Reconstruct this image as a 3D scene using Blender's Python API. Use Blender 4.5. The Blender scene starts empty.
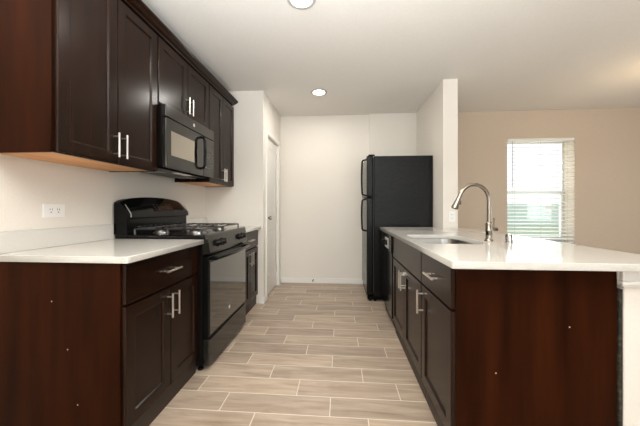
import bpy, bmesh, math, random
from mathutils import Vector
random.seed(7)
D = bpy.data
sc = bpy.context.scene
C = sc.collection

# ---------------------------------------------------------------- camera
cam = D.cameras.new('camera')
cam.sensor_fit = 'HORIZONTAL'
cam.sensor_width = 36
cam.lens = 275 / 640 * 36
cam.shift_y = -5 / 640
cam.clip_start = 0.05
co = D.objects.new('camera', cam)
co.location = (0, 0, 1.125)
co.rotation_euler = (math.radians(90), 0, math.atan(20 / 275))
C.objects.link(co)
sc.camera = co

# ---------------------------------------------------------------- world, daylight, exposure
w = D.worlds.new('sky')
sc.world = w
w.use_nodes = True
bg = w.node_tree.nodes['Background']
bg.inputs[0].default_value = (0.88, 0.95, 1.0, 1)
bg.inputs[1].default_value = 0.95

def area(name, loc, rot, sx, sy, power, col, spread=180):
    l = D.lights.new(name, 'AREA')
    l.shape = 'RECTANGLE'; l.size = sx; l.size_y = sy
    l.energy = power; l.color = col; l.spread = math.radians(spread)
    o = D.objects.new(name, l); o.location = loc; o.rotation_euler = rot
    C.objects.link(o)
    return o
R90 = math.radians(90)
# daylight coming through the wide glazed opening of the living room behind the camera
area('living_room_daylight', (-0.22, -3.35, 1.45), (R90, 0, 0), 2.3, 1.9, 23, (0.95, 0.98, 1.0))
area('living_room_window_daylight', (1.75, -3.35, 1.6), (R90, 0, 0), 0.9, 1.2, 19, (0.95, 0.98, 1.0))
# extra light added out of view on the right to brighten the left wall
area('left_wall_fill', (5.12, 1.5, 1.5), (R90, 0, R90), 1.6, 1.4, 20, (0.95, 0.98, 1.0))
# unseen fill added behind the camera, standing in for flash bounced off the ceiling
area('ceiling_bounce_fill', (-0.1, -0.3, 1.5), (math.radians(180-12), 0, 0), 1.5, 1.3, 92, (0.94, 0.975, 1.0), 150)
# daylight through the dining window
area('dining_window_daylight', (2.83, 4.42, 1.4), (-R90, 0, 0), 0.85, 1.4, 6, (0.9, 0.96, 1.0))

sc.view_settings.view_transform = 'Standard'
sc.view_settings.look = 'None'
sc.view_settings.gamma = 1
sc.view_settings.use_curve_mapping = False
sc.view_settings.exposure = 0.62

# ---------------------------------------------------------------- materials
def mat(name, col, rough=0.5, metal=0.0, spec=0.5, coat=0.0, emit=None, es=0.0):
    m = D.materials.new(name); m.use_nodes = True
    b = m.node_tree.nodes['Principled BSDF']
    b.inputs['Base Color'].default_value = (*col, 1)
    b.inputs['Roughness'].default_value = rough
    b.inputs['Metallic'].default_value = metal
    b.inputs['Specular IOR Level'].default_value = spec
    b.inputs['Coat Weight'].default_value = coat
    b.inputs['Coat Roughness'].default_value = 0.08
    if emit:
        b.inputs['Emission Color'].default_value = (*emit, 1)
        b.inputs['Emission Strength'].default_value = es
    return m
def nd(m, t, **k):
    n = m.node_tree.nodes.new(t)
    for a, v in k.items(): setattr(n, a, v)
    return n
def lk(m, a, b): m.node_tree.links.new(a, b)
def bsdf(m): return m.node_tree.nodes['Principled BSDF']
def coords(m, scale):
    tc = nd(m, 'ShaderNodeTexCoord'); mp = nd(m, 'ShaderNodeMapping')
    mp.inputs['Scale'].default_value = scale
    lk(m, tc.outputs['Object'], mp.inputs[0])
    return mp.outputs[0]
def noise_col(m, scale, c1, c2, ns=1.0, detail=4, p1=0.3, p2=0.7, bump=0.0, bdist=0.001):
    v = coords(m, scale)
    n = nd(m, 'ShaderNodeTexNoise'); n.inputs['Scale'].default_value = ns; n.inputs['Detail'].default_value = detail
    lk(m, v, n.inputs['Vector'])
    r = nd(m, 'ShaderNodeValToRGB')
    r.color_ramp.elements[0].position = p1; r.color_ramp.elements[0].color = (*c1, 1)
    r.color_ramp.elements[1].position = p2; r.color_ramp.elements[1].color = (*c2, 1)
    lk(m, n.outputs['Fac'], r.inputs[0]); lk(m, r.outputs[0], bsdf(m).inputs['Base Color'])
    if bump:
        b = nd(m, 'ShaderNodeBump'); b.inputs['Strength'].default_value = bump; b.inputs['Distance'].default_value = bdist
        lk(m, n.outputs['Fac'], b.inputs['Height']); lk(m, b.outputs[0], bsdf(m).inputs['Normal'])
    return m

WALL = mat('wall_paint', (0.68, 0.62, 0.55), 0.8, spec=0.25)
noise_col(WALL, (1, 1, 1), (0.76, 0.715, 0.645), (0.79, 0.745, 0.675), ns=90, bump=0.25, bdist=0.002)
WALL_DIM = noise_col(mat('wall_paint_dimmed', (0.5, 0.4, 0.3), 0.8, spec=0.25), (1, 1, 1), (0.56, 0.465, 0.365), (0.59, 0.49, 0.385), ns=90, bump=0.25, bdist=0.002)  # wall paint with the dining area's dimmer, warmer light put into its colour
CEIL = noise_col(mat('ceiling_paint', (0.68, 0.64, 0.58), 0.85, spec=0.2), (1, 1, 1), (0.77, 0.745, 0.70), (0.80, 0.775, 0.73), ns=70, bump=0.3, bdist=0.003)
RING = mat('recessed_trim_ring', (0.5, 0.49, 0.47), 0.5)
TRIM = mat('white_trim_paint', (0.80, 0.78, 0.74), 0.35)
DOORP = mat('white_door_paint', (0.78, 0.75, 0.70), 0.4)
FRONT = noise_col(mat('espresso_front', (0.03, 0.02, 0.015), 0.24, coat=0.0, spec=0.2), (26, 26, 1.3), (0.008, 0.0030, 0.0014), (0.018, 0.0063, 0.0028), ns=1.6)
bsdf(FRONT).inputs['Coat Roughness'].default_value = 0.2
PANEL = noise_col(mat('espresso_veneer', (0.06, 0.02, 0.01), 0.42, spec=0.04), (11, 11, 1.0), (0.012, 0.0028, 0.0008), (0.034, 0.0078, 0.0018), ns=1.2, detail=6)
KICK = mat('dark_toe_board', (0.03, 0.017, 0.011), 0.5)
BIRCH = noise_col(mat('birch_underside', (0.7, 0.4, 0.2), 0.5), (14, 1.5, 14), (0.60, 0.27, 0.10), (0.74, 0.38, 0.16), ns=1.5)
QUARTZ = noise_col(mat('white_quartz', (0.8, 0.77, 0.72), 0.09, coat=0.0), (1, 1, 1), (0.585, 0.56, 0.515), (0.615, 0.595, 0.555), ns=160, detail=3)
STEEL = mat('brushed_nickel', (0.72, 0.68, 0.62), 0.28, 1.0)
SSINK = mat('stainless_basin', (0.27, 0.26, 0.24), 0.25, 1.0)
FAUCET = mat('faucet_nickel', (0.30, 0.265, 0.22), 0.2, 1.0)
CHROME = mat('chrome', (0.5, 0.49, 0.47), 0.08, 1.0)
BLACK = mat('black_enamel', (0.004, 0.004, 0.004), 0.12, spec=0.2)
BLKSIDE = mat('black_painted_side', (0.006, 0.006, 0.0055), 0.25, spec=0.06)
GLASSB = mat('black_oven_glass', (0.012, 0.011, 0.010), 0.05, coat=1.0, spec=0.9)
bsdf(GLASSB).inputs['Coat Roughness'].default_value = 0.03
MWGL = mat('mirrored_microwave_glass', (0.42, 0.39, 0.34), 0.06, 1.0)
FACE = mat('glossy_black_front', (0.014, 0.0125, 0.010), 0.16, spec=0.6)
IRON = mat('cast_iron_grate', (0.018, 0.018, 0.018), 0.28, spec=0.8)
ALU = mat('burner_aluminium', (0.36, 0.355, 0.34), 0.32, 1.0)
DKEY = mat('dark_key', (0.05, 0.05, 0.05), 0.4)
GREYP = mat('grey_print', (0.30, 0.29, 0.28), 0.5)
SILV = mat('silver_panel', (0.62, 0.62, 0.60), 0.35, 0.6)
DISP = mat('display_glass', (0.02, 0.012, 0.010), 0.1)
OUTL = mat('outlet_plastic', (0.86, 0.85, 0.82), 0.3)
SLOT = mat('outlet_slot', (0.02, 0.02, 0.02), 0.6)
VINYL = mat('window_vinyl', (0.80, 0.82, 0.80), 0.35)
SLAT = mat('blind_slat', (0.80, 0.80, 0.74), 0.45)
b = bsdf(SLAT); b.inputs['Subsurface Weight'].default_value = 0.0
CORD = mat('blind_cord', (0.45, 0.44, 0.40), 0.8)
BRONZE = mat('bronze_fixture', (0.06, 0.04, 0.03), 0.4, 0.8)
SHADE = mat('frosted_shade', (0.5, 0.4, 0.28), 0.5, emit=(1.0, 0.75, 0.45), es=0.25)
LAMP = mat('lit_lens', (1, 1, 1), 0.5, emit=(1.0, 0.95, 0.86), es=9.0)
CHIP = mat('bare_chip', (0.75, 0.62, 0.5), 0.7)
GAPSHADE = noise_col(mat('gap_shade', (0.2, 0.2, 0.16), 0.8), (1, 1, 1), (0.008, 0.007, 0.004), (0.09, 0.085, 0.055), ns=45, detail=5, p1=0.45, p2=0.8)  # shadow of the gap put into a dark mottled colour
FRIDGE = mat('pebbled_black', (0.004, 0.004, 0.0035), 0.1, spec=0.2)
def pebble(m):
    v = coords(m, (1, 1, 1))
    n = nd(m, 'ShaderNodeTexNoise'); n.inputs['Scale'].default_value = 34; n.inputs['Detail'].default_value = 4; n.inputs['Roughness'].default_value = 0.7
    lk(m, v, n.inputs['Vector'])
    b = nd(m, 'ShaderNodeBump'); b.inputs['Strength'].default_value = 0.9; b.inputs['Distance'].default_value = 0.006
    lk(m, n.outputs['Fac'], b.inputs['Height']); lk(m, b.outputs[0], bsdf(m).inputs['Normal'])
pebble(FRIDGE)
FENCE = noise_col(mat('grey_green_fence', (0.4, 0.5, 0.46), 0.8), (6, 6, 0.6), (0.58, 0.70, 0.64), (0.66, 0.78, 0.71), ns=2)
GRASS = noise_col(mat('lawn', (0.2, 0.3, 0.15), 0.95), (1, 1, 1), (0.30, 0.38, 0.25), (0.42, 0.50, 0.34), ns=5)
GLASS = D.materials.new('window_glass'); GLASS.use_nodes = True
nt = GLASS.node_tree; nt.nodes.clear()
o_ = nt.nodes.new('ShaderNodeOutputMaterial'); mx = nt.nodes.new('ShaderNodeMixShader')
tr = nt.nodes.new('ShaderNodeBsdfTransparent'); gl = nt.nodes.new('ShaderNodeBsdfGlossy'); gl.inputs['Roughness'].default_value = 0.02
mx.inputs[0].default_value = 0.06
nt.links.new(tr.outputs[0], mx.inputs[1]); nt.links.new(gl.outputs[0], mx.inputs[2]); nt.links.new(mx.outputs[0], o_.inputs[0])

# wood-look plank tile, 0.152 x 0.61 m, laid a third off from row to row
def tile_mat():
    m = mat('wood_look_tile', (0.5, 0.4, 0.3), 0.38)
    tc = nd(m, 'ShaderNodeTexCoord'); sp = nd(m, 'ShaderNodeSeparateXYZ'); lk(m, tc.outputs['Object'], sp.inputs[0])
    def mt(op, a, b=None, c=None):
        n = nd(m, 'ShaderNodeMath', operation=op)
        for i, v in enumerate((a, b, c)):
            if v is None: continue
            if isinstance(v, (int, float)): n.inputs[i].default_value = v
            else: lk(m, v, n.inputs[i])
        return n.outputs[0]
    v = mt('DIVIDE', mt('SUBTRACT', sp.outputs['Y'], 1.3285), 0.1535)
    row = mt('FLOOR', v); fv = mt('SUBTRACT', v, row)
    u = mt('DIVIDE', mt('ADD', mt('SUBTRACT', sp.outputs['X'], 0.149), mt('MULTIPLY', row, 0.205)), 0.615)
    cu = mt('FLOOR', u); fu = mt('SUBTRACT', u, cu)
    du = mt('MULTIPLY', mt('MINIMUM', fu, mt('SUBTRACT', 1.0, fu)), 0.615)
    dv = mt('MULTIPLY', mt('MINIMUM', fv, mt('SUBTRACT', 1.0, fv)), 0.1535)
    dd = mt('MINIMUM', du, dv)
    g = nd(m, 'ShaderNodeMapRange'); g.inputs['From Min'].default_value = 0.0018; g.inputs['From Max'].default_value = 0.0032
    lk(m, dd, g.inputs['Value'])
    cell = nd(m, 'ShaderNodeCombineXYZ'); lk(m, cu, cell.inputs[0]); lk(m, row, cell.inputs[1])
    wn = nd(m, 'ShaderNodeTexWhiteNoise'); wn.noise_dimensions = '2D'; lk(m, cell.outputs[0], wn.inputs['Vector'])
    # grain runs along X, shifted per plank
    gx = mt('ADD', mt('MULTIPLY', sp.outputs['X'], 2.6), mt('MULTIPLY', wn.outputs['Value'], 37.0))
    gy = mt('MULTIPLY', sp.outputs['Y'], 24.0)
    gv = nd(m, 'ShaderNodeCombineXYZ'); lk(m, gx, gv.inputs[0]); lk(m, gy, gv.inputs[1]); lk(m, mt('MULTIPLY', wn.outputs['Value'], 11.0), gv.inputs[2])
    n = nd(m, 'ShaderNodeTexNoise'); n.inputs['Scale'].default_value = 1.0; n.inputs['Detail'].default_value = 6; n.inputs['Roughness'].default_value = 0.62
    n.inputs['Distortion'].default_value = 0.6
    lk(m, gv.outputs[0], n.inputs['Vector'])
    r = nd(m, 'ShaderNodeValToRGB'); e = r.color_ramp.elements
    e[0].position = 0.25; e[0].color = (0.27, 0.195, 0.145, 1)
    e[1].position = 0.75; e[1].color = (0.58, 0.48, 0.385, 1)
    x = e.new(0.5); x.color = (0.45, 0.355, 0.275, 1)
    lk(m, n.outputs['Fac'], r.inputs[0])
    hv = nd(m, 'ShaderNodeHueSaturation'); hv.inputs['Saturation'].default_value = 1.08
    lk(m, r.outputs[0], hv.inputs['Color']); lk(m, mt('ADD', 0.76, mt('MULTIPLY', wn.outputs['Value'], 0.26)), hv.inputs['Value'])
    mxc = nd(m, 'ShaderNodeMix', data_type='RGBA')
    lk(m, g.outputs[0], mxc.inputs['Factor']); mxc.inputs['A'].default_value = (0.68, 0.62, 0.53, 1)
    lk(m, hv.outputs[0], mxc.inputs['B']); lk(m, mxc.outputs['Result'], bsdf(m).inputs['Base Color'])
    bp = nd(m, 'ShaderNodeBump'); bp.inputs['Strength'].default_value = 0.5; bp.inputs['Distance'].default_value = 0.002
    lk(m, g.outputs[0], bp.inputs['Height']); lk(m, bp.outputs[0], bsdf(m).inputs['Normal'])
    return m
TILE = tile_mat()

# ---------------------------------------------------------------- mesh helper
class MB:
    """collects shapes (given in world coordinates) and links them as ONE mesh"""
    def __init__(self): self.bm = bmesh.new()
    def box(self, x0, x1, y0, y1, z0, z1, bev=0.0, seg=1):
        t = bmesh.new()
        vs = [t.verts.new(p) for p in ((x0,y0,z0),(x1,y0,z0),(x1,y1,z0),(x0,y1,z0),(x0,y0,z1),(x1,y0,z1),(x1,y1,z1),(x0,y1,z1))]
        for f in ((0,3,2,1),(4,5,6,7),(0,1,5,4),(1,2,6,5),(2,3,7,6),(3,0,4,7)): t.faces.new([vs[i] for i in f])
        if bev: bmesh.ops.bevel(t, geom=t.edges[:], offset=bev, segments=seg, affect='EDGES', profile=0.5)
        return self._add(t)
    def _add(self, t):
        bmesh.ops.recalc_face_normals(t, faces=t.faces[:])
        me = D.meshes.new('t'); t.to_mesh(me); t.free(); self.bm.from_mesh(me); D.meshes.remove(me)
        return self
    def prism(self, pts, axis, a0, a1, bev=0.0, seg=1):
        """extrude a 2-D outline along axis; outline in the two other axes in x,y,z order"""
        def P(p, a):
            return {'x': (a, p[0], p[1]), 'y': (p[0], a, p[1]), 'z': (p[0], p[1], a)}[axis]
        t = bmesh.new()
        A = [t.verts.new(P(p, a0)) for p in pts]; B = [t.verts.new(P(p, a1)) for p in pts]
        n = len(pts)
        t.faces.new(A); t.faces.new(B[::-1])
        for i in range(n): t.faces.new((A[i], B[i], B[(i+1) % n], A[(i+1) % n]))
        if bev: bmesh.ops.bevel(t, geom=t.edges[:], offset=bev, segments=seg, affect='EDGES', profile=0.5)
        return self._add(t)
    def tube(self, pts, rad, n=12, cap=True):
        """round tube through pts; rad a number or one per point"""
        t = bmesh.new(); pts = [Vector(p) for p in pts]; rings = []
        if not hasattr(rad, '__len__'): rad = [rad] * len(pts)
        up = None
        for i, p in enumerate(pts):
            d = (pts[min(i+1, len(pts)-1)] - pts[max(i-1, 0)]).normalized()
            if up is None:
                up = Vector((0, 0, 1)) if abs(d.z) < 0.9 else Vector((1, 0, 0))
            sd = d.cross(up).normalized(); up = sd.cross(d).normalized()
            rings.append([t.verts.new(p + rad[i] * (math.cos(2*math.pi*k/n) * sd + math.sin(2*math.pi*k/n) * up)) for k in range(n)])
        for a, b in zip(rings, rings[1:]):
            for k in range(n): t.faces.new((a[k], a[(k+1) % n], b[(k+1) % n], b[k]))
        if cap: t.faces.new(rings[0]); t.faces.new(rings[-1][::-1])
        return self._add(t)
    def lathe(self, c, prof, n=24, axis='z'):
        """revolve (radius, height) pairs about an axis through c"""
        t = bmesh.new(); rings = []
        for r, h in prof:
            ring = []
            for k in range(n):
                a = 2*math.pi*k/n; u, v = r*math.cos(a), r*math.sin(a)
                q = {'z': (u, v, h), 'x': (h, u, v), 'y': (u, h, v)}[axis]
                ring.append(t.verts.new((c[0]+q[0], c[1]+q[1], c[2]+q[2])))
            rings.append(ring)
        for a, b in zip(rings, rings[1:]):
            for k in range(n): t.faces.new((a[k], a[(k+1) % n], b[(k+1) % n], b[k]))
        if prof[0][0] > 1e-6: t.faces.new(rings[0][::-1])
        if prof[-1][0] > 1e-6: t.faces.new(rings[-1])
        bmesh.ops.remove_doubles(t, verts=t.verts[:], dist=1e-6)
        return self._add(t)
    def loops(self, loops):
        """stack of equal-length loops closed at both ends"""
        t = bmesh.new(); L = [[t.verts.new(p) for p in l] for l in loops]; n = len(L[0])
        for a, b in zip(L, L[1:]):
            for k in range(n): t.faces.new((a[k], a[(k+1) % n], b[(k+1) % n], b[k]))
        t.faces.new(L[0][::-1]); t.faces.new(L[-1])
        return self._add(t)
    def build(self, name, m, parent=None, smooth=False, loc=None):
        me = D.meshes.new(name)
        if parent is not None: off = Vector(parent.get('_o', (0, 0, 0)))
        else: off = Vector(loc) if loc else Vector((0, 0, 0))
        bmesh.ops.translate(self.bm, verts=self.bm.verts[:], vec=-off)
        self.bm.to_mesh(me); self.bm.free()
        me.materials.append(m)
        if smooth:
            for p in me.polygons: p.use_smooth = True
            try: me.set_sharp_from_angle(angle=math.radians(40))
            except Exception: pass
        o = D.objects.new(name, me); C.objects.link(o)
        if parent is not None:
            o.parent = parent; o['_o'] = tuple(off)
        else:
            o.location = off; o['_o'] = tuple(off)
        return o

def tag(o, label, cat, group=None):
    o['label'] = label; o['category'] = cat
    if group: o['group'] = group
    return o
def thing(name, label, cat, loc, group=None):
    o = D.objects.new(name, None); o.empty_display_size = 0.05
    o.location = loc; C.objects.link(o); o['_o'] = tuple(loc)
    return tag(o, label, cat, group)
def struct(name, mb, m, smooth=False):
    o = mb.build(name, m, smooth=smooth); o['kind'] = 'structure'; return o

# ---------------------------------------------------------------- room shell
ZC = 2.508
XL, XP, YS, YB = -1.60, -0.90, 3.18, 4.11     # left wall, pantry wall, stub face, far wall
YN, XR = -3.5, 5.2
struct('floor', MB().box(XL-0.12, XR+0.1, YN-0.1, YB+0.11, -0.08, 0), TILE)
struct('ceiling', MB().box(XL-0.12, XR+0.1, YN-0.1, YB+0.11, ZC, ZC+0.1), CEIL)
struct('wall_left', MB().box(XL-0.12, XL, YN, YS+0.02, 0, ZC), WALL)
DY0, DY1, DH = 3.335, 3.945, 2.032
struct('wall_pantry', MB().box(XL-0.12, XP, YS, YS+0.10, 0, ZC)
       .box(XP-0.115, XP, YS+0.10, DY0-0.015, 0, ZC).box(XP-0.115, XP, DY1+0.015, YB, 0, ZC)
       .box(XP-0.115, XP, DY0-0.015, DY1+0.015, DH+0.015, ZC), WALL)
struct('wall_far', MB().box(XP-0.6, 0.43, YB, YB+0.12, 0, ZC).box(0.43, 1.106, YB-0.030, YB+0.12, 0, ZC), WALL)
PX0, PX1, PY = 1.106, 1.258, 3.045
struct('wall_divider', MB().box(PX0, PX1, PY, YB+0.12, 0, ZC), WALL)
WX0, WX1, WZ0, WZ1 = 2.378, 3.285, 0.62, 2.115
YW = 4.105
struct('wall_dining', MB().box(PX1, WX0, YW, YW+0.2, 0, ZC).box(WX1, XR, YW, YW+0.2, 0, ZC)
       .box(WX0, WX1, YW, YW+0.2, 0, WZ0).box(WX0, WX1, YW, YW+0.2, WZ1, ZC), WALL_DIM)
struct('wall_right', MB().box(XR, XR+0.1, YN, 0.65, 0, ZC).box(XR, XR+0.1, 2.35, YW+0.2, 0, ZC).box(XR, XR+0.1, 0.65, 2.35, 0, 0.75).box(XR, XR+0.1, 0.65, 2.35, 2.25, ZC), WALL_DIM)
struct('wall_near', MB().box(XL-0.12, -1.45, YN-0.1, YN, 0, ZC).box(1.0, 1.27, YN-0.1, YN, 0, ZC).box(2.23, XR, YN-0.1, YN, 0, ZC)
       .box(1.27, 2.23, YN-0.1, YN, 0, 0.98).box(1.27, 2.23, YN-0.1, YN, 2.22, ZC)
       .box(-1.45, 1.0, YN-0.1, YN, 2.4, ZC).box(-1.45, 1.0, YN-0.1, YN, 0, 0.5), WALL)
struct('wall_island', MB().box(1.162, 1.284, 1.215, PY, 0, 0.878), WALL)

def base(name, mb): return struct(name, mb, TRIM)
base('baseboard_far', MB().box(XP+0.014, 0.43, YB-0.013, YB, 0, 0.075, 0.004).box(0.43, 1.10, YB-0.043, YB-0.030, 0, 0.075, 0.004))
base('baseboard_pantry', MB().box(-0.95, XP+0.013, YS-0.013, YS, 0, 0.075, 0.004).box(XP, XP+0.013, YS, DY0-0.065, 0, 0.075, 0.004)
     .box(XP, XP+0.013, DY1+0.065, YB, 0, 0.075, 0.004))
base('baseboard_dining', MB().box(PX1, XR, YW-0.013, YW, 0, 0.075, 0.004))
base('baseboard_right', MB().box(XR-0.013, XR, YN, YW-0.013, 0, 0.075, 0.004))
base('trim_1', MB().box(XP, XP+0.016, DY0-0.062, DY0-0.002, 0, DH+0.06, 0.003).box(XP, XP+0.016, DY1+0.002, DY1+0.062, 0, DH+0.06, 0.003)
     .box(XP, XP+0.016, DY0-0.002, DY1+0.002, DH+0.002, DH+0.06, 0.003)
     .box(XP-0.115, XP, DY0-0.014, DY0-0.002, 0, DH+0.012).box(XP-0.115, XP, DY1+0.002, DY1+0.014, 0, DH+0.012).box(XP-0.115, XP, DY0-0.002, DY1+0.002, DH+0.002, DH+0.014))
# moulding that caps the island half wall under the worktop
base('trim_2', MB().box(1.140, 1.284, 1.195, 1.2145, 0.830, 0.878, 0.003).box(1.132, 1.284, 1.187, 1.2145, 0.815, 0.832, 0.003).box(1.146, 1.284, 1.203, 1.2145, 0.802, 0.8155, 0.003)
     .box(1.2845, 1.306, 1.195, PY, 0.815, 0.878, 0.003).box(1.140, 1.1615, 1.2145, 1.25, 0.830, 0.878, 0.002))
struct('gap_shade_strip', MB().box(1.1475, 1.1615, 1.220, 1.245, 0, 0.79), GAPSHADE)  # dark strip added where the gap beside the half wall lies in shade

# pantry door: two-panel moulded door
def panel_door():
    m = MB()
    x0, x1 = XP-0.060, XP-0.022
    y0, y1 = DY0+0.002, DY1-0.002
    m.box(x0, x1-0.006, y0, y1, 0.012, DH-0.002)
    st = 0.105
    m.box(x1-0.006, x1, y0, y0+st, 0.012, DH-0.002, 0.002)  .box(x1-0.006, x1, y1-st, y1, 0.012, DH-0.002, 0.002)
    for a, b2 in ((0.012, 0.22), (0.86, 1.02), (DH-0.13, DH-0.002)):
        m.box(x1-0.006, x1, y0+st, y1-st, a, b2, 0.002)
    for a, b2 in ((0.22, 0.86), (1.02, DH-0.13)):
        L = []
        for ins, dx in ((0.006, -0.0062), (0.02, -0.0062), (0.04, -0.002), (0.05, -0.0015)):
            L.append([(x1+dx, y0+st+ins, a+ins), (x1+dx, y1-st-ins, a+ins), (x1+dx, y1-st-ins, b2-ins), (x1+dx, y0+st+ins, b2-ins)])
        m.loops(L)
    return m
door = struct('door_1', panel_door(), DOORP)
kx = XP-0.022
MB().lathe((kx, DY0+0.07, 1.00), [(0.030, 0), (0.030, 0.006), (0.012, 0.012), (0.011, 0.03), (0.022, 0.038), (0.028, 0.05), (0.024, 0.062), (0.0, 0.066)], 20, 'x').build('door_knob', FAUCET, door, True)
for z in (0.22, 1.05, 1.82):
    MB().tube([(kx+0.004, DY1-0.004, z), (kx+0.004, DY1-0.004, z+0.09)], 0.006, 8).build('hinge', STEEL, door, True)
# small spring door stop on the far baseboard
ds = MB().lathe((-0.40, YB-0.013, 0.05), [(0.010, 0), (0.010, -0.004), (0.005, -0.008), (0.005, -0.055), (0.009, -0.058), (0.009, -0.07), (0.0, -0.071)], 12, 'y').build('door_stop', SLOT, smooth=True)
tag(ds, 'tiny dark door stop sticking out of the far white baseboard', 'door stop')

# ---------------------------------------------------------------- window, blind and what lies outside
win = struct('window_1', MB().box(WX0+0.002, WX1-0.002, YW+0.195, YW+0.255, WZ0-0.02, WZ0+0.035).box(WX0+0.002, WX1-0.002, YW+0.195, YW+0.255, WZ1-0.035, WZ1+0.02)
     .box(WX0-0.02, WX0+0.018, YW+0.201, YW+0.255, WZ0, WZ1).box(WX1-0.018, WX1+0.02, YW+0.201, YW+0.255, WZ0, WZ1), VINYL)
sash = MB().box(WX0+0.02, WX1-0.02, YW+0.196, YW+0.235, 1.335, 1.385, 0.003).box(WX0+0.018, WX0+0.045, YW+0.198, YW+0.235, WZ0+0.035, 1.335).box(WX1-0.034, WX1-0.018, YW+0.198, YW+0.235, WZ0+0.035, 1.335).box(WX0+0.045, WX1-0.034, YW+0.198, YW+0.235, WZ0+0.035, WZ0+0.08).build('window_sash', VINYL, win)
MB().box(WX0+0.03, WX1-0.03, YW+0.222, YW+0.227, 1.36, WZ1-0.03).build('pane', GLASS, win)
MB().box(WX0+0.04, WX1-0.03, YW+0.214, YW+0.219, WZ0+0.07, 1.345).build('pane', GLASS, win)
MB().box(WX1-0.26, WX1-0.12, YW+0.2, YW+0.209, 1.10, 1.17, 0.002).build('sticker', VINYL, win)
struct('trim_4', MB().box(WX0-0.0, WX1, YW-0.018, YW+0.195, WZ0-0.02, WZ0, 0.003), TRIM)

bl = thing('window_blind', 'white horizontal slatted blind lowered over the dining window', 'blind', ((WX0+WX1)/2, YW+0.03, WZ1))
MB().box(WX0+0.006, WX1-0.006, YW-0.004, YW+0.05, WZ1-0.045, WZ1-0.002, 0.003).build('headrail', SLAT, bl)
s = MB(); z = WZ1-0.075; nn = 0
while z > WZ0+0.04:
    t = math.radians(17); c_, s_ = math.cos(t)*0.024, math.sin(t)*0.024
    s.prism([(YW+0.023-c_, z-s_), (YW+0.023, z-0.0005+0.003), (YW+0.023+c_, z+s_), (YW+0.023+c_, z+s_+0.0028), (YW+0.023, z+0.0055), (YW+0.023-c_, z-s_+0.0028)], 'x', WX0+0.008, WX1-0.008)
    z -= 0.052; nn += 1
s.build('slats', SLAT, bl)
MB().box(WX0+0.008, WX1-0.008, YW+0.003, YW+0.043, WZ0+0.006, WZ0+0.024, 0.003).build('bottom_rail', SLAT, bl)
for x in (WX0+0.10, (WX0+WX1)/2, WX1-0.10):
    MB().box(x-0.001, x+0.001, YW-0.0035, YW-0.0015, WZ0+0.02, WZ1-0.045).box(x-0.001, x+0.001, YW+0.0475, YW+0.0495, WZ0+0.02, WZ1-0.045).build('ladder_cord', CORD, bl)
MB().tube([(WX0+0.07, YW-0.010, WZ1-0.04), (WX0+0.07, YW-0.010, WZ1-0.70)], 0.004, 8).build('tilt_wand', CORD, bl)

fe = thing('garden_fence', 'pale grey green board fence standing beyond the lawn outside', 'fence', (6.5, 14, 0.0))
m = MB()
for i in range(90):
    x = -3 + i*0.2
    m.box(x, x+0.19, 14, 14.02, 0.1, 1.33)
m.build('boards', FENCE, fe)
MB().box(-3, 15, 14.02, 14.08, 0.45, 0.53).box(-3, 15, 14.02, 14.08, 1.05, 1.13).build('rail', FENCE, fe)
m = MB()
g = bmesh.new()
rows = []
for j in range(13):
    y = 4.4 + j*1.0
    rows.append([g.verts.new((-6 + i*1.5, y, -0.15 + max(0, y-6)/8*0.42 + random.uniform(-0.01, 0.01))) for i in range(18)])
for a, b2 in zip(rows, rows[1:]):
    for k in range(17): g.faces.new((a[k], a[k+1], b2[k+1], b2[k]))
m._add(g)
lw = m.build('lawn', GRASS); lw['kind'] = 'structure'

# ---------------------------------------------------------------- cabinet kit
def slab(Xf, s, y0, y1, z0, z1, t=0.019):
    """flat drawer front; Xf = face plane, s = +1 faces +x, -1 faces -x"""
    a, b2 = sorted((Xf - s*t, Xf))
    return MB().box(a, b2, y0, y1, z0, z1, 0.0025, 2)
def shaker(Xf, s, y0, y1, z0, z1, t=0.019, rail=0.057):
    def L(ins, d):
        x = Xf - s*d
        return [(x, y0+ins, z0+ins), (x, y1-ins, z0+ins), (x, y1-ins, z1-ins), (x, y0+ins, z1-ins)]
    return MB().loops([L(0, t), L(0, 0.004), L(0.0013, 0.0013), L(0.004, 0), L(rail, 0), L(rail+0.003, 0.0012), L(rail+0.007, 0.008), L(rail+0.009, 0.009)])
def pull(Xf, s, yc, zc, vertical, parent, L=0.135, proj=0.032):
    xb = Xf + s*proj; r = 0.0058; h = L/2; q = 0.048
    m = MB()
    if vertical:
        m.tube([(xb, yc, zc-h), (xb, yc, zc+h)], r, 10)
        for z in (zc-q, zc+q): m.tube([(Xf-s*0.001, yc, z), (xb, yc, z)], 0.0045, 8)
    else:
        m.tube([(xb, yc-h, zc), (xb, yc+h, zc)], r, 10)
        for y in (yc-q, yc+q): m.tube([(Xf-s*0.001, y, zc), (xb, y, zc)], 0.0045, 8)
    return m.build('pull_handle', STEEL, parent, True)
def chip(parent, x, y, z, r=0.0024):
    MB().box(x-r, x+r, y-0.001, y+0.0008, z-r, z+r, 0.0005).build('paint_chip', CHIP, parent)

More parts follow.
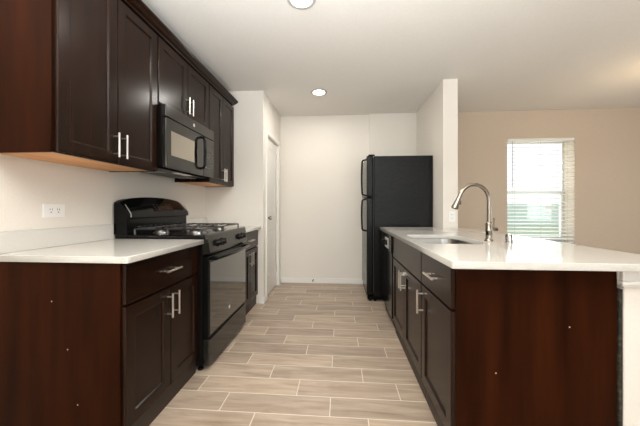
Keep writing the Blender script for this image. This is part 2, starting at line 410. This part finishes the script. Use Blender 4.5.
def base_cabinet(label, s, Xback, Xface, y0, y1, group, kind, end_near=False, ztop=0.878):
    """kind: list of fronts. body is a carcass; Xface = outer plane of doors"""
    Xb = Xface - s*0.020
    t = thing('base_cabinet', label, 'cabinet', ((Xback+Xb)/2, (y0+y1)/2, 0), group)
    a, b2 = sorted((Xback, Xb))
    z0, z1 = 0.105, ztop
    m = MB()
    m.box(a, b2, y0, y0+0.018, z0, z1).box(a, b2, y1-0.018, y1, z0, z1)            # sides
    m.box(a, b2, y0+0.018, y1-0.018, z0, z0+0.018)                                  # bottom
    ba, bb = sorted((Xback, Xback+s*0.012)); m.box(ba, bb, y0+0.018, y1-0.018, z0+0.018, z1)
    fa, fb = sorted((Xb, Xb-s*0.019))                                               # face frame
    m.box(fa, fb, y0+0.018, y0+0.045, z0+0.018, z1).box(fa, fb, y1-0.045, y1-0.018, z0+0.018, z1)
    m.box(fa, fb, y0+0.045, y1-0.045, z1-0.03, z1).box(fa, fb, y0+0.045, y1-0.045, 0.665, 0.69)
    m.build('carcass', FRONT, t)
    ka, kb = sorted((Xback, Xb - s*0.004))
    MB().box(ka, kb, y0+0.002, y1-0.002, 0, 0.104).build('toe_board', KICK, t)
    if end_near:
        ea, eb = sorted((Xback, Xb))
        o = MB().box(ea, eb, y0-0.006, y0-0.0003, 0, z1, 0.001).build('end_panel', PANEL, t)
        for (x, z) in end_near: chip(o, x, y0-0.006, z)
    for k in kind:
        n = k[0]
        if n == 'drawer':
            d = slab(Xface, s, k[1], k[2], 0.688, 0.868).build('drawer', FRONT, t)
            pull(Xface, s, (k[1]+k[2])/2, 0.778, False, d)
        elif n == 'false':
            slab(Xface, s, k[1], k[2], 0.688, 0.868).build('false_front', FRONT, t)
        elif n == 'door':
            d = shaker(Xface, s, k[1], k[2], 0.115, 0.676).build('door', FRONT, t)
            if k[3] is not None: pull(Xface, s, k[3], 0.582, True, d)
    return t

FL, FR = -0.960, 0.478          # face planes left / right
LB = 'left side base cabinets'; RB = 'island base cabinets'
base_cabinet('dark espresso base cabinet with two doors beside the range, brown end panel facing the camera', 1, XL+0.004, FL, 1.165, 1.815, None,
    [('drawer', 1.170, 1.810), ('door', 1.170, 1.4975, 1.468), ('door', 1.5025, 1.810, 1.530)], end_near=[(-1.308, 0.70), (-1.23, 0.484), (-1.181, 0.236)])
base_cabinet('narrow dark base cabinet between the range and the pantry wall', 1, XL+0.004, FL, 2.585, 3.178, None,
    [('drawer', 2.590, 3.17), ('door', 2.590, 2.879, 2.85), ('door', 2.882, 3.17, 2.912)])
base_cabinet('dark island base cabinet with one drawer and one door, nearest to the camera', -1, 1.142, FR, 1.228, 1.660, None,
    [('drawer', 1.226, 1.657), ('door', 1.226, 1.657, 1.630)], end_near=[(0.662, 0.422), (0.957, 0.627)])
sinkcab = base_cabinet('dark island cabinet with two doors under the sink', -1, 1.142, FR, 1.663, 2.537, None,
    [('false', 1.666, 2.534), ('door', 1.666, 2.0985, 2.070), ('door', 2.1015, 2.534, 2.130)])

# ---------------------------------------------------------------- worktops
def slabtop(name, pts, z0, z1, label, hole=None):
    cu = D.curves.new('c', 'CURVE'); cu.dimensions = '2D'; cu.fill_mode = 'BOTH'
    cu.extrude = (z1-z0)/2 - 0.0025; cu.bevel_depth = 0.0025; cu.bevel_resolution = 2; cu.offset = -0.0025
    for P in ([pts] + ([hole] if hole else [])):
        sp = cu.splines.new('POLY'); sp.points.add(len(P)-1); sp.use_cyclic_u = True
        for i, p in enumerate(P): sp.points[i].co = (p[0], p[1], 0, 1)
    tmp = D.objects.new('tmp', cu); C.objects.link(tmp)
    dg = bpy.context.evaluated_depsgraph_get()
    me = D.meshes.new_from_object(tmp.evaluated_get(dg))
    D.objects.remove(tmp); D.curves.remove(cu)
    me.materials.clear(); me.materials.append(QUARTZ)
    o = D.objects.new(name, me); o.location = (0, 0, (z0+z1)/2); C.objects.link(o); o['_o'] = (0, 0, (z0+z1)/2)
    tag(o, label, 'worktop')
    return o
def rr(pts_r):
    """polygon with rounded corners: (x, y, r)"""
    out = []; n = len(pts_r)
    for i, (x, y, r) in enumerate(pts_r):
        p = Vector((x, y)); a = Vector(pts_r[i-1][:2]); b_ = Vector(pts_r[(i+1) % n][:2])
        if r <= 0: out.append((x, y)); continue
        da = (a-p).normalized(); db = (b_-p).normalized()
        for k in range(9):
            t = k/8; q = (p+da*r)*(1-t)**2 + p*2*t*(1-t) + (p+db*r)*t*t
            out.append((q.x, q.y))
    return out
ZT0, ZT1 = 0.880, 0.910
wl = slabtop('countertop', rr([(XL+0.001, 1.142, 0), (-0.928, 1.142, 0.02), (-0.928, 1.818, 0), (XL+0.001, 1.818, 0)]), ZT0, ZT1, 'white quartz worktop on the cabinet left of the range')
slabtop('countertop', rr([(XL+0.001, 2.583, 0), (-0.928, 2.583, 0), (-0.928, 3.178, 0), (XL+0.001, 3.178, 0)]), ZT0, ZT1, 'short white quartz worktop between the range and the pantry wall')
hole = rr([(0.525, 1.70, 0.07), (0.87, 1.70, 0.10), (0.905, 1.85, 0.06), (0.905, 2.27, 0.10), (0.525, 2.27, 0.07)])
isl = slabtop('countertop', rr([(0.450, 1.140, 0.014), (1.385, 1.140, 0.02), (1.385, 3.042, 0.0), (1.102, 3.042, 0), (1.102, 3.165, 0), (0.450, 3.165, 0.0)]), ZT0, ZT1, 'large white quartz island worktop holding the sink and faucet', hole)
bs = MB().box(XL+0.0005, XL+0.020, 1.142, 1.816, 0.9105, 1.012, 0.0015).build('backsplash', QUARTZ)
tag(bs, 'low white quartz backsplash strip on the left wall behind the near worktop', 'backsplash')
bs2 = MB().box(XL+0.0005, XL+0.020, 2.586, 3.176, 0.9105, 1.012, 0.0015).build('backsplash', QUARTZ)
tag(bs2, 'short white quartz backsplash strip on the left wall beyond the range', 'backsplash')

# ---------------------------------------------------------------- upper cabinets
FU = -1.252
def upper(label, y0, y1, z0, doors, zp, end=False, z1=2.335):
    Xb = FU - 0.020
    t = thing('wall_cabinet', label, 'cabinet', ((XL+Xb)/2, (y0+y1)/2, z0))
    m = MB()
    m.box(XL, Xb, y0, y0+0.016, z0, z1).box(XL, Xb, y1-0.016, y1, z0, z1).box(XL, Xb, y0+0.016, y1-0.016, z1-0.016, z1)
    m.box(XL, XL+0.008, y0+0.016, y1-0.016, z0+0.02, z1-0.016)
    m.box(Xb-0.019, Xb, y0+0.016, y1-0.016, z0, z0+0.035).box(Xb-0.019, Xb, y0+0.016, y1-0.016, z1-0.05, z1-0.016)
    m.box(Xb-0.019, Xb, y0+0.016, y0+0.04, z0+0.035, z1-0.05).box(Xb-0.019, Xb, y1-0.04, y1-0.016, z0+0.035, z1-0.05)
    m.build('carcass', FRONT, t)
    MB().box(XL+0.001, Xb-0.0195, y0+0.0165, y1-0.0165, z0+0.004, z0+0.018).build('bottom_board', BIRCH, t)
    if end:
        MB().box(XL, Xb, y0-0.006, y0-0.0003, z0-0.002, z1, 0.001).build('end_panel', PANEL, t)
    for (a, b2, py) in doors:
        d = shaker(FU, 1, a, b2, z0+0.004, z1-0.018, rail=0.055).build('door', FRONT, t)
        pull(FU, 1, py, zp, True, d)
    return t
upper('dark wall cabinet nearest the camera with two tall doors and brown end panel', 1.130, 1.812, 1.375, [(1.136, 1.4675, 1.44), (1.4705, 1.808, 1.497)], 1.475, True)
upper('short dark wall cabinet mounted above the microwave', 1.815, 2.555, 1.856, [(1.819, 2.1835, 2.158), (2.1865, 2.551, 2.212)], 1.958)
upper('dark wall cabinet beyond the microwave beside the pantry wall', 2.558, 3.177, 1.375, [(2.562, 2.866, 2.842), (2.869, 3.173, 2.893)], 1.475)
cr = MB()
prof = [(XL+0.002, 2.3355), (-1.268, 2.3355), (-1.256, 2.3355), (-1.250, 2.345), (-1.226, 2.358), (-1.208, 2.374), (-1.200, 2.390), (-1.200, 2.405), (XL+0.002, 2.405)]
prof = [(XL+0.002, 2.3355), (-1.254, 2.3355), (-1.250, 2.345), (-1.232, 2.352), (-1.214, 2.362), (-1.204, 2.372), (-1.200, 2.384), (XL+0.002, 2.384)]
cr.prism(prof, 'y', 1.075, 3.177)
tag(cr.build('crown_molding', FRONT), 'long dark stained crown moulding running along the top of the wall cabinets', 'moulding')

# ---------------------------------------------------------------- over-the-range microwave
MW0, MW1, MX = 1.822, 2.548, -1.200
mw = thing('microwave', 'black microwave mounted over the range under the short cabinet', 'microwave', (-1.4, 2.185, 1.40))
MB().box(XL+0.001, MX-0.035, MW0, MW1, 1.415, 1.853, 0.004).build('body', BLKSIDE, mw)
MB().box(MX-0.034, MX, MW0, MW1, 1.762, 1.850, 0.006, 2).build('vent_panel', FACE, mw)
dr = MB().box(MX-0.034, MX, MW0, 2.345, 1.412, 1.757, 0.006, 2).build('door', FACE, mw)
MB().box(MX-0.001, MX+0.0015, MW0+0.055, 2.235, 1.500, 1.675, 0.0012).build('window', MWGL, dr)
hd = MB()
hy = 2.290
hd.tube([(MX-0.002, hy, 1.735), (MX+0.030, hy, 1.728), (MX+0.042, hy, 1.700), (MX+0.045, hy, 1.60), (MX+0.042, hy, 1.50), (MX+0.030, hy, 1.472), (MX-0.002, hy, 1.465)], 0.011, 12)
hd.build('handle', BLACK, dr, True)
cp = MB().box(MX-0.034, MX, 2.349, MW1, 1.412, 1.757, 0.006, 2).build('control_panel', FACE, mw)
MB().box(MX-0.001, MX+0.001, 2.375, 2.52, 1.69, 1.735).build('display', DISP, cp)
for i in range(4):
    for j in range(3):
        MB().box(MX-0.001, MX+0.0012, 2.38+j*0.048, 2.415+j*0.048, 1.475+i*0.05, 1.492+i*0.05, 0.0004).build('key', DKEY, cp)
MB().lathe((MX, 2.185, 1.806), [(0.013, 0), (0.013, 0.0015), (0.0105, 0.002), (0.0105, 0.0012), (0.0, 0.0012)], 20, 'x').build('emblem', SILV, mw, True)
MB().box(-1.55, MX-0.06, MW0+0.02, MW1-0.02, 1.403, 1.4145, 0.003).build('underside_plate', BLKSIDE, mw)
for y in (1.96, 2.41):
    g_ = MB()
    for i in range(7): g_.box(-1.50+i*0.022, -1.488+i*0.022, y-0.10, y+0.10, 1.400, 1.4028)
    g_.build('grease_filter', ALU, mw)
MB().box(-1.32, -1.27, 2.08, 2.28, 1.400, 1.4028).build('task_light_lens', OUTL, mw)

# ---------------------------------------------------------------- gas range
RY0, RY1 = 1.825, 2.577
rg = thing('gas_range', 'black freestanding gas range with cast iron grates and curved backguard', 'stove', (-1.25, 2.2, 0))
MB().box(XL+0.02, -0.945, RY0, RY1, 0.035, 0.900, 0.004).build('body', BLKSIDE, rg)
MB().box(XL+0.02, -0.925, RY0-0.002, RY1+0.002, 0.9115, 0.937, 0.006, 2).box(XL+0.022, -0.93, RY0, RY1, 0.9, 0.9116).build('cooktop', BLACK, rg)
cpn = MB().prism([(-0.944, 0.806), (-0.890, 0.806), (-0.886, 0.818), (-0.906, 0.936), (-0.914, 0.944), (-0.924, 0.944), (-0.9245, 0.9), (-0.944, 0.9)], 'y', RY0-0.001, RY1+0.001, 0.0).build('control_panel', FACE, rg)
for y in (1.955, 2.035, 2.385, 2.465):
    kb = MB().lathe((0, 0, 0), [(0.029, 0), (0.029, 0.006), (0.023, 0.010), (0.020, 0.026), (0.017, 0.030), (0, 0.030)], 20, 'x')
    kb.box(0.010, 0.034, -0.005, 0.005, -0.021, 0.021, 0.002)
    bmesh.ops.rotate(kb.bm, verts=kb.bm.verts[:], cent=(0, 0, 0), matrix=__import__('mathutils').Matrix.Rotation(-0.168, 3, 'Y'))
    bmesh.ops.translate(kb.bm, verts=kb.bm.verts[:], vec=(-0.8955, y, 0.872))
    ko = kb.build('knob', BLACK, cpn, True)
    pt = MB().box(0, 0.0012, -0.0012, 0.0012, -0.02, -0.006)
    bmesh.ops.translate(pt.bm, verts=pt.bm.verts[:], vec=(-0.860, y, 0.885))
od = MB().box(-0.943, -0.900, RY0+0.006, RY1-0.006, 0.228, 0.790, 0.006, 2).build('oven_door', BLACK, rg)
MB().box(-0.901, -0.8965, RY0+0.020, RY1-0.020, 0.245, 0.745, 0.002).build('oven_glass', GLASSB, od)
MB().lathe((-0.8965, 2.175, 0.325), [(0.014, 0), (0.014, 0.0015), (0.011, 0.002), (0.011, 0.0012), (0.0, 0.0012)], 20, 'x').build('emblem', SILV, od, True)
hb = []
for i in range(17):
    t = i/16; y = RY0+0.035 + t*(RY1-RY0-0.07); hb.append((-0.862+0.022*math.sin(math.pi*t), y, 0.772))
hm = MB().tube(hb, 0.013, 12)
for y in (RY0+0.045, RY1-0.045): hm.box(-0.901, -0.862, y-0.012, y+0.012, 0.761, 0.783, 0.003)
hm.build('handle', BLACK, od, True)
MB().box(-0.943, -0.898, RY0+0.006, RY1-0.006, 0.035, 0.216, 0.006, 2).build('storage_drawer', FACE, rg)
for x in (-0.97, -1.52):
    for y in (RY0+0.03, RY1-0.03):
        MB().lathe((x, y, 0), [(0.020, 0), (0.020, 0.012), (0.010, 0.016), (0.010, 0.0345)], 14).build('foot', BLACK, rg, True)
# backguard: deep body with slanted display face whose top is arched
def arch(y, hi, amp=0.05):
    t = (y-(RY0+RY1)/2)/((RY1-RY0)/2)
    return hi - amp*abs(t)**2.4
bgm = bmesh.new(); L = []
N = 28
for i in range(N+1):
    y = RY0+0.001 + (RY1-RY0-0.002)*i/N
    e = min(i, N-i); rd = {0: 0.014, 1: 0.004}.get(e, 0)
    top = arch(y, 1.212, 0.034) - rd
    L.append([bgm.verts.new(p) for p in ((XL+0.012, y, 0.9375), (-1.492, y, 0.9375), (-1.492, y, 1.048), (-1.468, y, 1.055), (-1.472, y, 1.085), (-1.535, y, top-0.010), (-1.548, y, top), (XL+0.012, y, top-0.002))])
for a, b2 in zip(L, L[1:]):
    for k_ in range(8): bgm.faces.new((a[k_], a[(k_+1) % 8], b2[(k_+1) % 8], b2[k_]))
bgm.faces.new(L[0]); bgm.faces.new(L[-1][::-1])
bgo = MB()._add(bgm).build('backguard', BLACK, rg, True)
# bright edge strips and the clock display
def face_x(z): return -1.472 + (-1.535+1.472)*(z-1.085)/(1.19-1.085)
for y in (RY0+0.010, RY1-0.010):
    MB().tube([(-1.467, y, 1.060), (-1.468, y, 1.085), (-1.512, y, 1.150)], 0.003, 8).build('edge_strip', ALU, bgo, True)
dm = MB()
dm.loops([[(face_x(z)+o, y, z) for y, z in ((2.10, 1.10), (2.36, 1.10), (2.36, 1.165), (2.10, 1.165))] for o in (-0.004, 0.0035)])
do = dm.build('clock_display', DISP, rg)
for i in range(3):
    for j in range(6):
        if 2 <= j <= 3 and i == 2: continue
        z = 1.112 + i*0.018; y = 2.118 + j*0.041
        MB().loops([[(face_x(zz)+o, yy, zz) for yy, zz in ((y, z), (y+0.018, z), (y+0.018, z+0.006), (y, z+0.006))] for o in (0.002, 0.0045)]).build('touch_key', DKEY, do)
vt = MB()
for i in range(9): vt.box(-1.492, -1.488, 1.93+i*0.06, 1.97+i*0.06, 0.985, 0.992)
vt.build('vent_slots', SLOT, bgo)
# burners and grates
for (bx, by, br) in ((-1.08, 2.005, 0.052), (-1.36, 2.005, 0.040), (-1.08, 2.395, 0.045), (-1.36, 2.395, 0.048)):
    bo = MB().lathe((bx, by, 0.937), [(br+0.018, 0), (br+0.014, 0.006), (br, 0.008), (br, 0.016), (0, 0.016)], 24).build('burner', ALU, rg, True)
    MB().lathe((bx, by, 0.9535), [(br-0.004, 0), (br-0.004, 0.005), (br-0.010, 0.009), (0, 0.009)], 24).build('burner_cap', IRON, bo, True)
zt = 0.975
for (ga, gb) in ((RY0+0.03, 2.190), (2.212, RY1-0.03)):
    g_ = MB(); x0, x1 = -1.455, -0.965; yc = (ga+gb)/2
    def bar(p, q, w_=0.006, h=0.006):
        g_.tube([(p[0], p[1], zt), (q[0], q[1], zt)], w_, 6)
    bar((x0, ga), (x1, ga)); bar((x0, gb), (x1, gb)); bar((x0, ga), (x0, gb)); bar((x1, ga), (x1, gb)); bar(((x0+x1)/2, ga), ((x0+x1)/2, gb))
    for cx in (-1.08, -1.36):
        for dx, dy in ((1, 0), (-1, 0), (0, 1), (0, -1)):
            ex = cx + dx*0.02; ey = yc + dy*0.02
            fx = cx + dx*(0.115 if dx else 0); fy = yc + dy*(gb-ga)/2
            g_.tube([(ex, ey, zt+0.003), (cx+dx*0.06, yc+dy*0.07, zt+0.009), (fx, fy, zt)], 0.0055, 6)
    for cx in (x0, (x0+x1)/2, x1):
        for cy in (ga, gb):
            g_.tube([(cx, cy, zt), (cx, cy, 0.938)], 0.007, 6)
    g_.build('grate', IRON, rg, True)

# ---------------------------------------------------------------- refrigerator
fr = thing('refrigerator', 'tall black top freezer refrigerator with pebbled side at the far end of the island', 'refrigerator', (0.75, 3.72, 0))
FY0, FY1 = 3.355, 4.075
MB().box(0.408, 1.103, FY0, FY1, 0.055, 1.752, 0.008, 2).build('body', FRIDGE, fr)
d1 = MB().box(0.322, 0.398, FY0-0.004, FY1+0.0, 1.262, 1.757, 0.014, 3).build('freezer_door', FRIDGE, fr)
d2 = MB().box(0.322, 0.398, FY0-0.004, FY1+0.0, 0.075, 1.248, 0.014, 3).build('fridge_door', FRIDGE, fr)
MB().box(0.398, 0.4085, FY0+0.012, FY1-0.012, 0.09, 1.74).build('door_gasket', SLOT, fr)
def fhandle(za, zb, par):
    y = FY0+0.035
    pts = [(0.324, y, za), (0.276, y, za+(0.012 if zb > za else -0.012))]
    n = 8
    for i in range(n+1):
        t = i/n; z = za + (zb-za)*(0.06+0.88*t); pts.append((0.270-0.006*math.sin(math.pi*t), y, z))
    pts += [(0.276, y, zb-(0.012 if zb > za else -0.012)), (0.324, y, zb)]
    MB().tube(pts, 0.011, 10).build('handle', BLACK, par, True)
fhandle(1.275, 1.715, d1); fhandle(0.845, 1.235, d2)
MB().box(0.335, 0.95, FY0+0.02, FY1-0.02, 0.012, 0.0545, 0.003).build('kick_grille', BLKSIDE, fr)
for x in (0.365, 0.425, 1.04):
    for y in (FY0+0.03, FY1-0.03):
        MB().lathe((x, y, 0), [(0.018, 0), (0.018, 0.0118), (0, 0.0118)], 12).build('foot', BLKSIDE, fr, True)
MB().box(0.345, 0.42, FY0+0.004, FY0+0.06, 1.7575, 1.772, 0.003).build('hinge_cover', BLKSIDE, fr)

# ---------------------------------------------------------------- dishwasher
dw = thing('dishwasher', 'black dishwasher with silver latch panel at the far end of the island', 'dishwasher', (0.75, 2.87, 0))
DW0, DW1 = 2.545, 3.140
MB().box(0.505, 1.075, DW0, DW1, 0.10, 0.872).build('body', BLKSIDE, dw)
MB().box(0.470, 0.504, DW0+0.002, DW1-0.002, 0.115, 0.705, 0.004, 2).build('door', BLACK, dw)
cp = MB().box(0.462, 0.504, DW0+0.002, DW1-0.002, 0.711, 0.870, 0.006, 2).build('control_panel', BLACK, dw)
MB().box(0.4595, 0.4625, 2.66, 2.86, 0.735, 0.835, 0.001).build('silver_plate', SILV, cp)
MB().lathe((0.462, 2.93, 0.79), [(0.034, 0), (0.034, -0.006), (0.024, -0.010), (0.022, -0.024), (0, -0.024)], 20, 'x').build('dial', BLACK, cp, True)
MB().box(0.448, 0.4594, 2.72, 2.80, 0.760, 0.812, 0.003).build('latch', BLACK, cp)
MB().box(0.515, 0.60, DW0+0.01, DW1-0.01, 0.0, 0.0995).build('toe_panel', BLKSIDE, dw)

# ---------------------------------------------------------------- sink, faucet, air gap
sk = thing('sink', 'stainless steel undermount sink set into the island worktop', 'sink', (0.72, 1.98, 0.68))
def grow(P, d):
    cx = sum(p[0] for p in P)/len(P); cy = sum(p[1] for p in P)/len(P)
    return [(cx+(x-cx)*(1+d/0.22), cy+(y-cy)*(1+d/0.28)) for x, y in P]
bs_ = bmesh.new(); Ls = []
for d, z in ((0.030, 0.8785), (0.004, 0.8785), (0.003, 0.872), (-0.004, 0.74), (-0.02, 0.712), (-0.05, 0.703), (-0.17, 0.698)):
    Ls.append([bs_.verts.new((x, y, z)) for x, y in grow(hole, d)])
for a, b2 in zip(Ls, Ls[1:]):
    for k_ in range(len(a)): bs_.faces.new((a[k_], a[(k_+1) % len(a)], b2[(k_+1) % len(a)], b2[k_]))
bs_.faces.new(Ls[-1])
mb = MB(); me_ = D.meshes.new('t'); bs_.to_mesh(me_); bs_.free(); mb.bm.from_mesh(me_); D.meshes.remove(me_)
bowl = mb.build('basin', SSINK, sk, True)
sm = bowl.modifiers.new('thick', 'SOLIDIFY'); sm.thickness = 0.0015; sm.offset = 1
MB().lathe((0.72, 1.98, 0.6995), [(0.045, 0), (0.045, 0.003), (0.036, 0.004), (0.030, 0.0015), (0, 0.0015)], 24).build('drain', CHROME, sk, True)

fx, fy = 0.968, 1.867
fa = thing('faucet', 'brushed nickel gooseneck pull-down faucet on the island worktop', 'faucet', (fx, fy, ZT1))
MB().lathe((fx, fy, ZT1), [(0.027, 0.0002), (0.027, 0.004), (0.022, 0.010), (0.020, 0.014), (0.020, 0.060), (0.0225, 0.064), (0.0225, 0.072), (0.020, 0.076), (0.020, 0.112), (0.016, 0.122), (0.013, 0.126)], 24).build('body', FAUCET, fa, True)
pts = [(fx, fy, ZT1+0.12), (fx, fy, 1.12), (fx, fy, 1.175)]
rad = 0.093; cx = fx-rad
for i in range(1, 15):
    a = math.radians(i*11.5); pts.append((cx+rad*math.cos(a), fy, 1.175+rad*1.10*math.sin(a)))
MB().tube(pts, 0.0125, 16).build('spout', FAUCET, fa, True)
p = Vector(pts[-1]); d_ = (Vector(pts[-1])-Vector(pts[-2])).normalized()
hp = [p - d_*0.004, p+d_*0.010, p+d_*0.042, p+d_*0.072, p+d_*0.092, p+d_*0.096]
so = MB().tube(hp, [0.0135, 0.0145, 0.017, 0.021, 0.0225, 0.019], 16).build('spray_head', FAUCET, fa, True)
q = p+d_*0.045
MB().box(q.x+0.010, q.x+0.022, fy-0.006, fy+0.006, q.z-0.020, q.z+0.012, 0.003).build('spray_button', SLOT, so)
MB().tube([(fx+0.016, fy, ZT1+0.076), (fx+0.052, fy, ZT1+0.076)], [0.014, 0.0125], 14).build('valve', FAUCET, fa, True)
MB().tube([(fx+0.028, fy, ZT1+0.084), (fx+0.029, fy-0.002, ZT1+0.11), (fx+0.030, fy-0.004, ZT1+0.150)], [0.006, 0.0045, 0.005], 10).build('lever', FAUCET, fa, True)

ag = MB().lathe((1.055, 1.80, ZT1), [(0.024, 0.0002), (0.024, 0.004), (0.0205, 0.006), (0.0205, 0.048), (0.018, 0.053), (0, 0.054)], 24).build('air_gap', CHROME, smooth=True)
tag(ag, 'short chrome cylinder air gap cap beside the faucet on the island', 'air gap')

# ---------------------------------------------------------------- outlets
ou = thing('wall_outlet', 'white horizontal outlet plate on the left wall above the worktop', 'outlet', (XL, 1.427, 1.11))
MB().box(XL+0.0003, XL+0.007, 1.368, 1.486, 1.072, 1.148, 0.002, 2).build('cover_plate', OUTL, ou)
for y in (1.407, 1.447):
    q = MB().box(XL+0.0065, XL+0.009, y-0.015, y+0.015, 1.094, 1.126, 0.001).build('receptacle', OUTL, ou)
    MB().box(XL+0.0085, XL+0.0095, y-0.007, y-0.0045, 1.112, 1.122).box(XL+0.0085, XL+0.0095, y+0.0045, y+0.007, 1.112, 1.122).box(XL+0.0085, XL+0.0095, y-0.003, y+0.003, 1.099, 1.104).build('slots', SLOT, q)
o2 = thing('wall_outlet', 'white upright outlet plate on the end of the divider wall behind the faucet', 'outlet', (1.2, PY, 1.04))
MB().box(1.162, 1.232, PY-0.007, PY-0.0003, 0.975, 1.090, 0.002, 2).build('cover_plate', OUTL, o2)
for z in (1.013, 1.052):
    q = MB().box(1.182, 1.212, PY-0.009, PY-0.0065, z-0.015, z+0.015, 0.001).build('receptacle', OUTL, o2)
    MB().box(1.189, 1.1915, PY-0.0095, PY-0.0085, z-0.002, z+0.008).box(1.2025, 1.205, PY-0.0095, PY-0.0085, z-0.002, z+0.008).build('slots', SLOT, q)

# ---------------------------------------------------------------- lamps
def downlight(x, y, label, power):
    t = thing('recessed_light', label, 'ceiling light', (x, y, ZC), 'recessed kitchen lights')
    MB().lathe((x, y, ZC), [(0.098, -0.0005), (0.096, -0.006), (0.075, -0.010), (0.070, -0.004), (0.070, -0.0005)], 32).build('trim_ring', RING, t, True)
    MB().lathe((x, y, ZC), [(0.068, -0.0006), (0.068, -0.006), (0, -0.0075)], 32).build('lens', LAMP, t, True)
    l = D.lights.new('downlight', 'AREA'); l.shape = 'DISK'; l.size = 0.13; l.energy = power; l.color = (1.0, 0.96, 0.90)
    o = D.objects.new('downlight', l); o.location = (x, y, ZC-0.012); C.objects.link(o); o.parent = None
downlight(-0.25, 3.27, 'recessed ceiling light nearer the far wall of the kitchen', 6.5)
for (x, y, nm) in ((-0.255, 0.35, 'recessed ceiling light above the camera, outside the frame'), (-0.255, -1.10, 'recessed ceiling light behind the camera, outside the frame')):
    downlight(x, y, nm, 2.5)
downlight(-0.255, 1.80, 'recessed ceiling light nearer the camera, cut by the top of the frame', 5)

ch = thing('chandelier', 'bronze chandelier with frosted shades at the right edge over the dining area', 'chandelier', (2.97, 2.8, ZC))
hx, hy_ = 3.15, 2.82
MB().lathe((hx, hy_, ZC), [(0.0, -0.03), (0.05, -0.025), (0.06, -0.0005)], 20).build('canopy', BRONZE, ch, True)
MB().tube([(hx, hy_, ZC-0.02), (hx, hy_, 1.78)], 0.008, 8).build('stem', BRONZE, ch, True)
for i in range(5):
    a = math.radians(197+72*i); ux, uy = math.cos(a), math.sin(a)
    ar = MB().tube([(hx, hy_, 1.82), (hx+ux*0.06, hy_+uy*0.06, 1.77), (hx+ux*0.12, hy_+uy*0.12, 1.76), (hx+ux*0.165, hy_+uy*0.165, 1.80), (hx+ux*0.17, hy_+uy*0.17, 1.86)], 0.007, 8).build('arm', BRONZE, ch, True)
    MB().lathe((hx+ux*0.17, hy_+uy*0.17, 1.86), [(0.022, 0), (0.035, 0.03), (0.05, 0.09), (0.055, 0.12)], 18).build('lamp_shade', SHADE, ar, True)
l = D.lights.new('chandelier_glow', 'POINT'); l.energy = 4; l.color = (1.0, 0.72, 0.42); l.shadow_soft_size = 0.1
o = D.objects.new('chandelier_glow', l); o.location = (hx, hy_, 2.08); C.objects.link(o)

for o in D.objects:
    if '_o' in o: del o['_o']
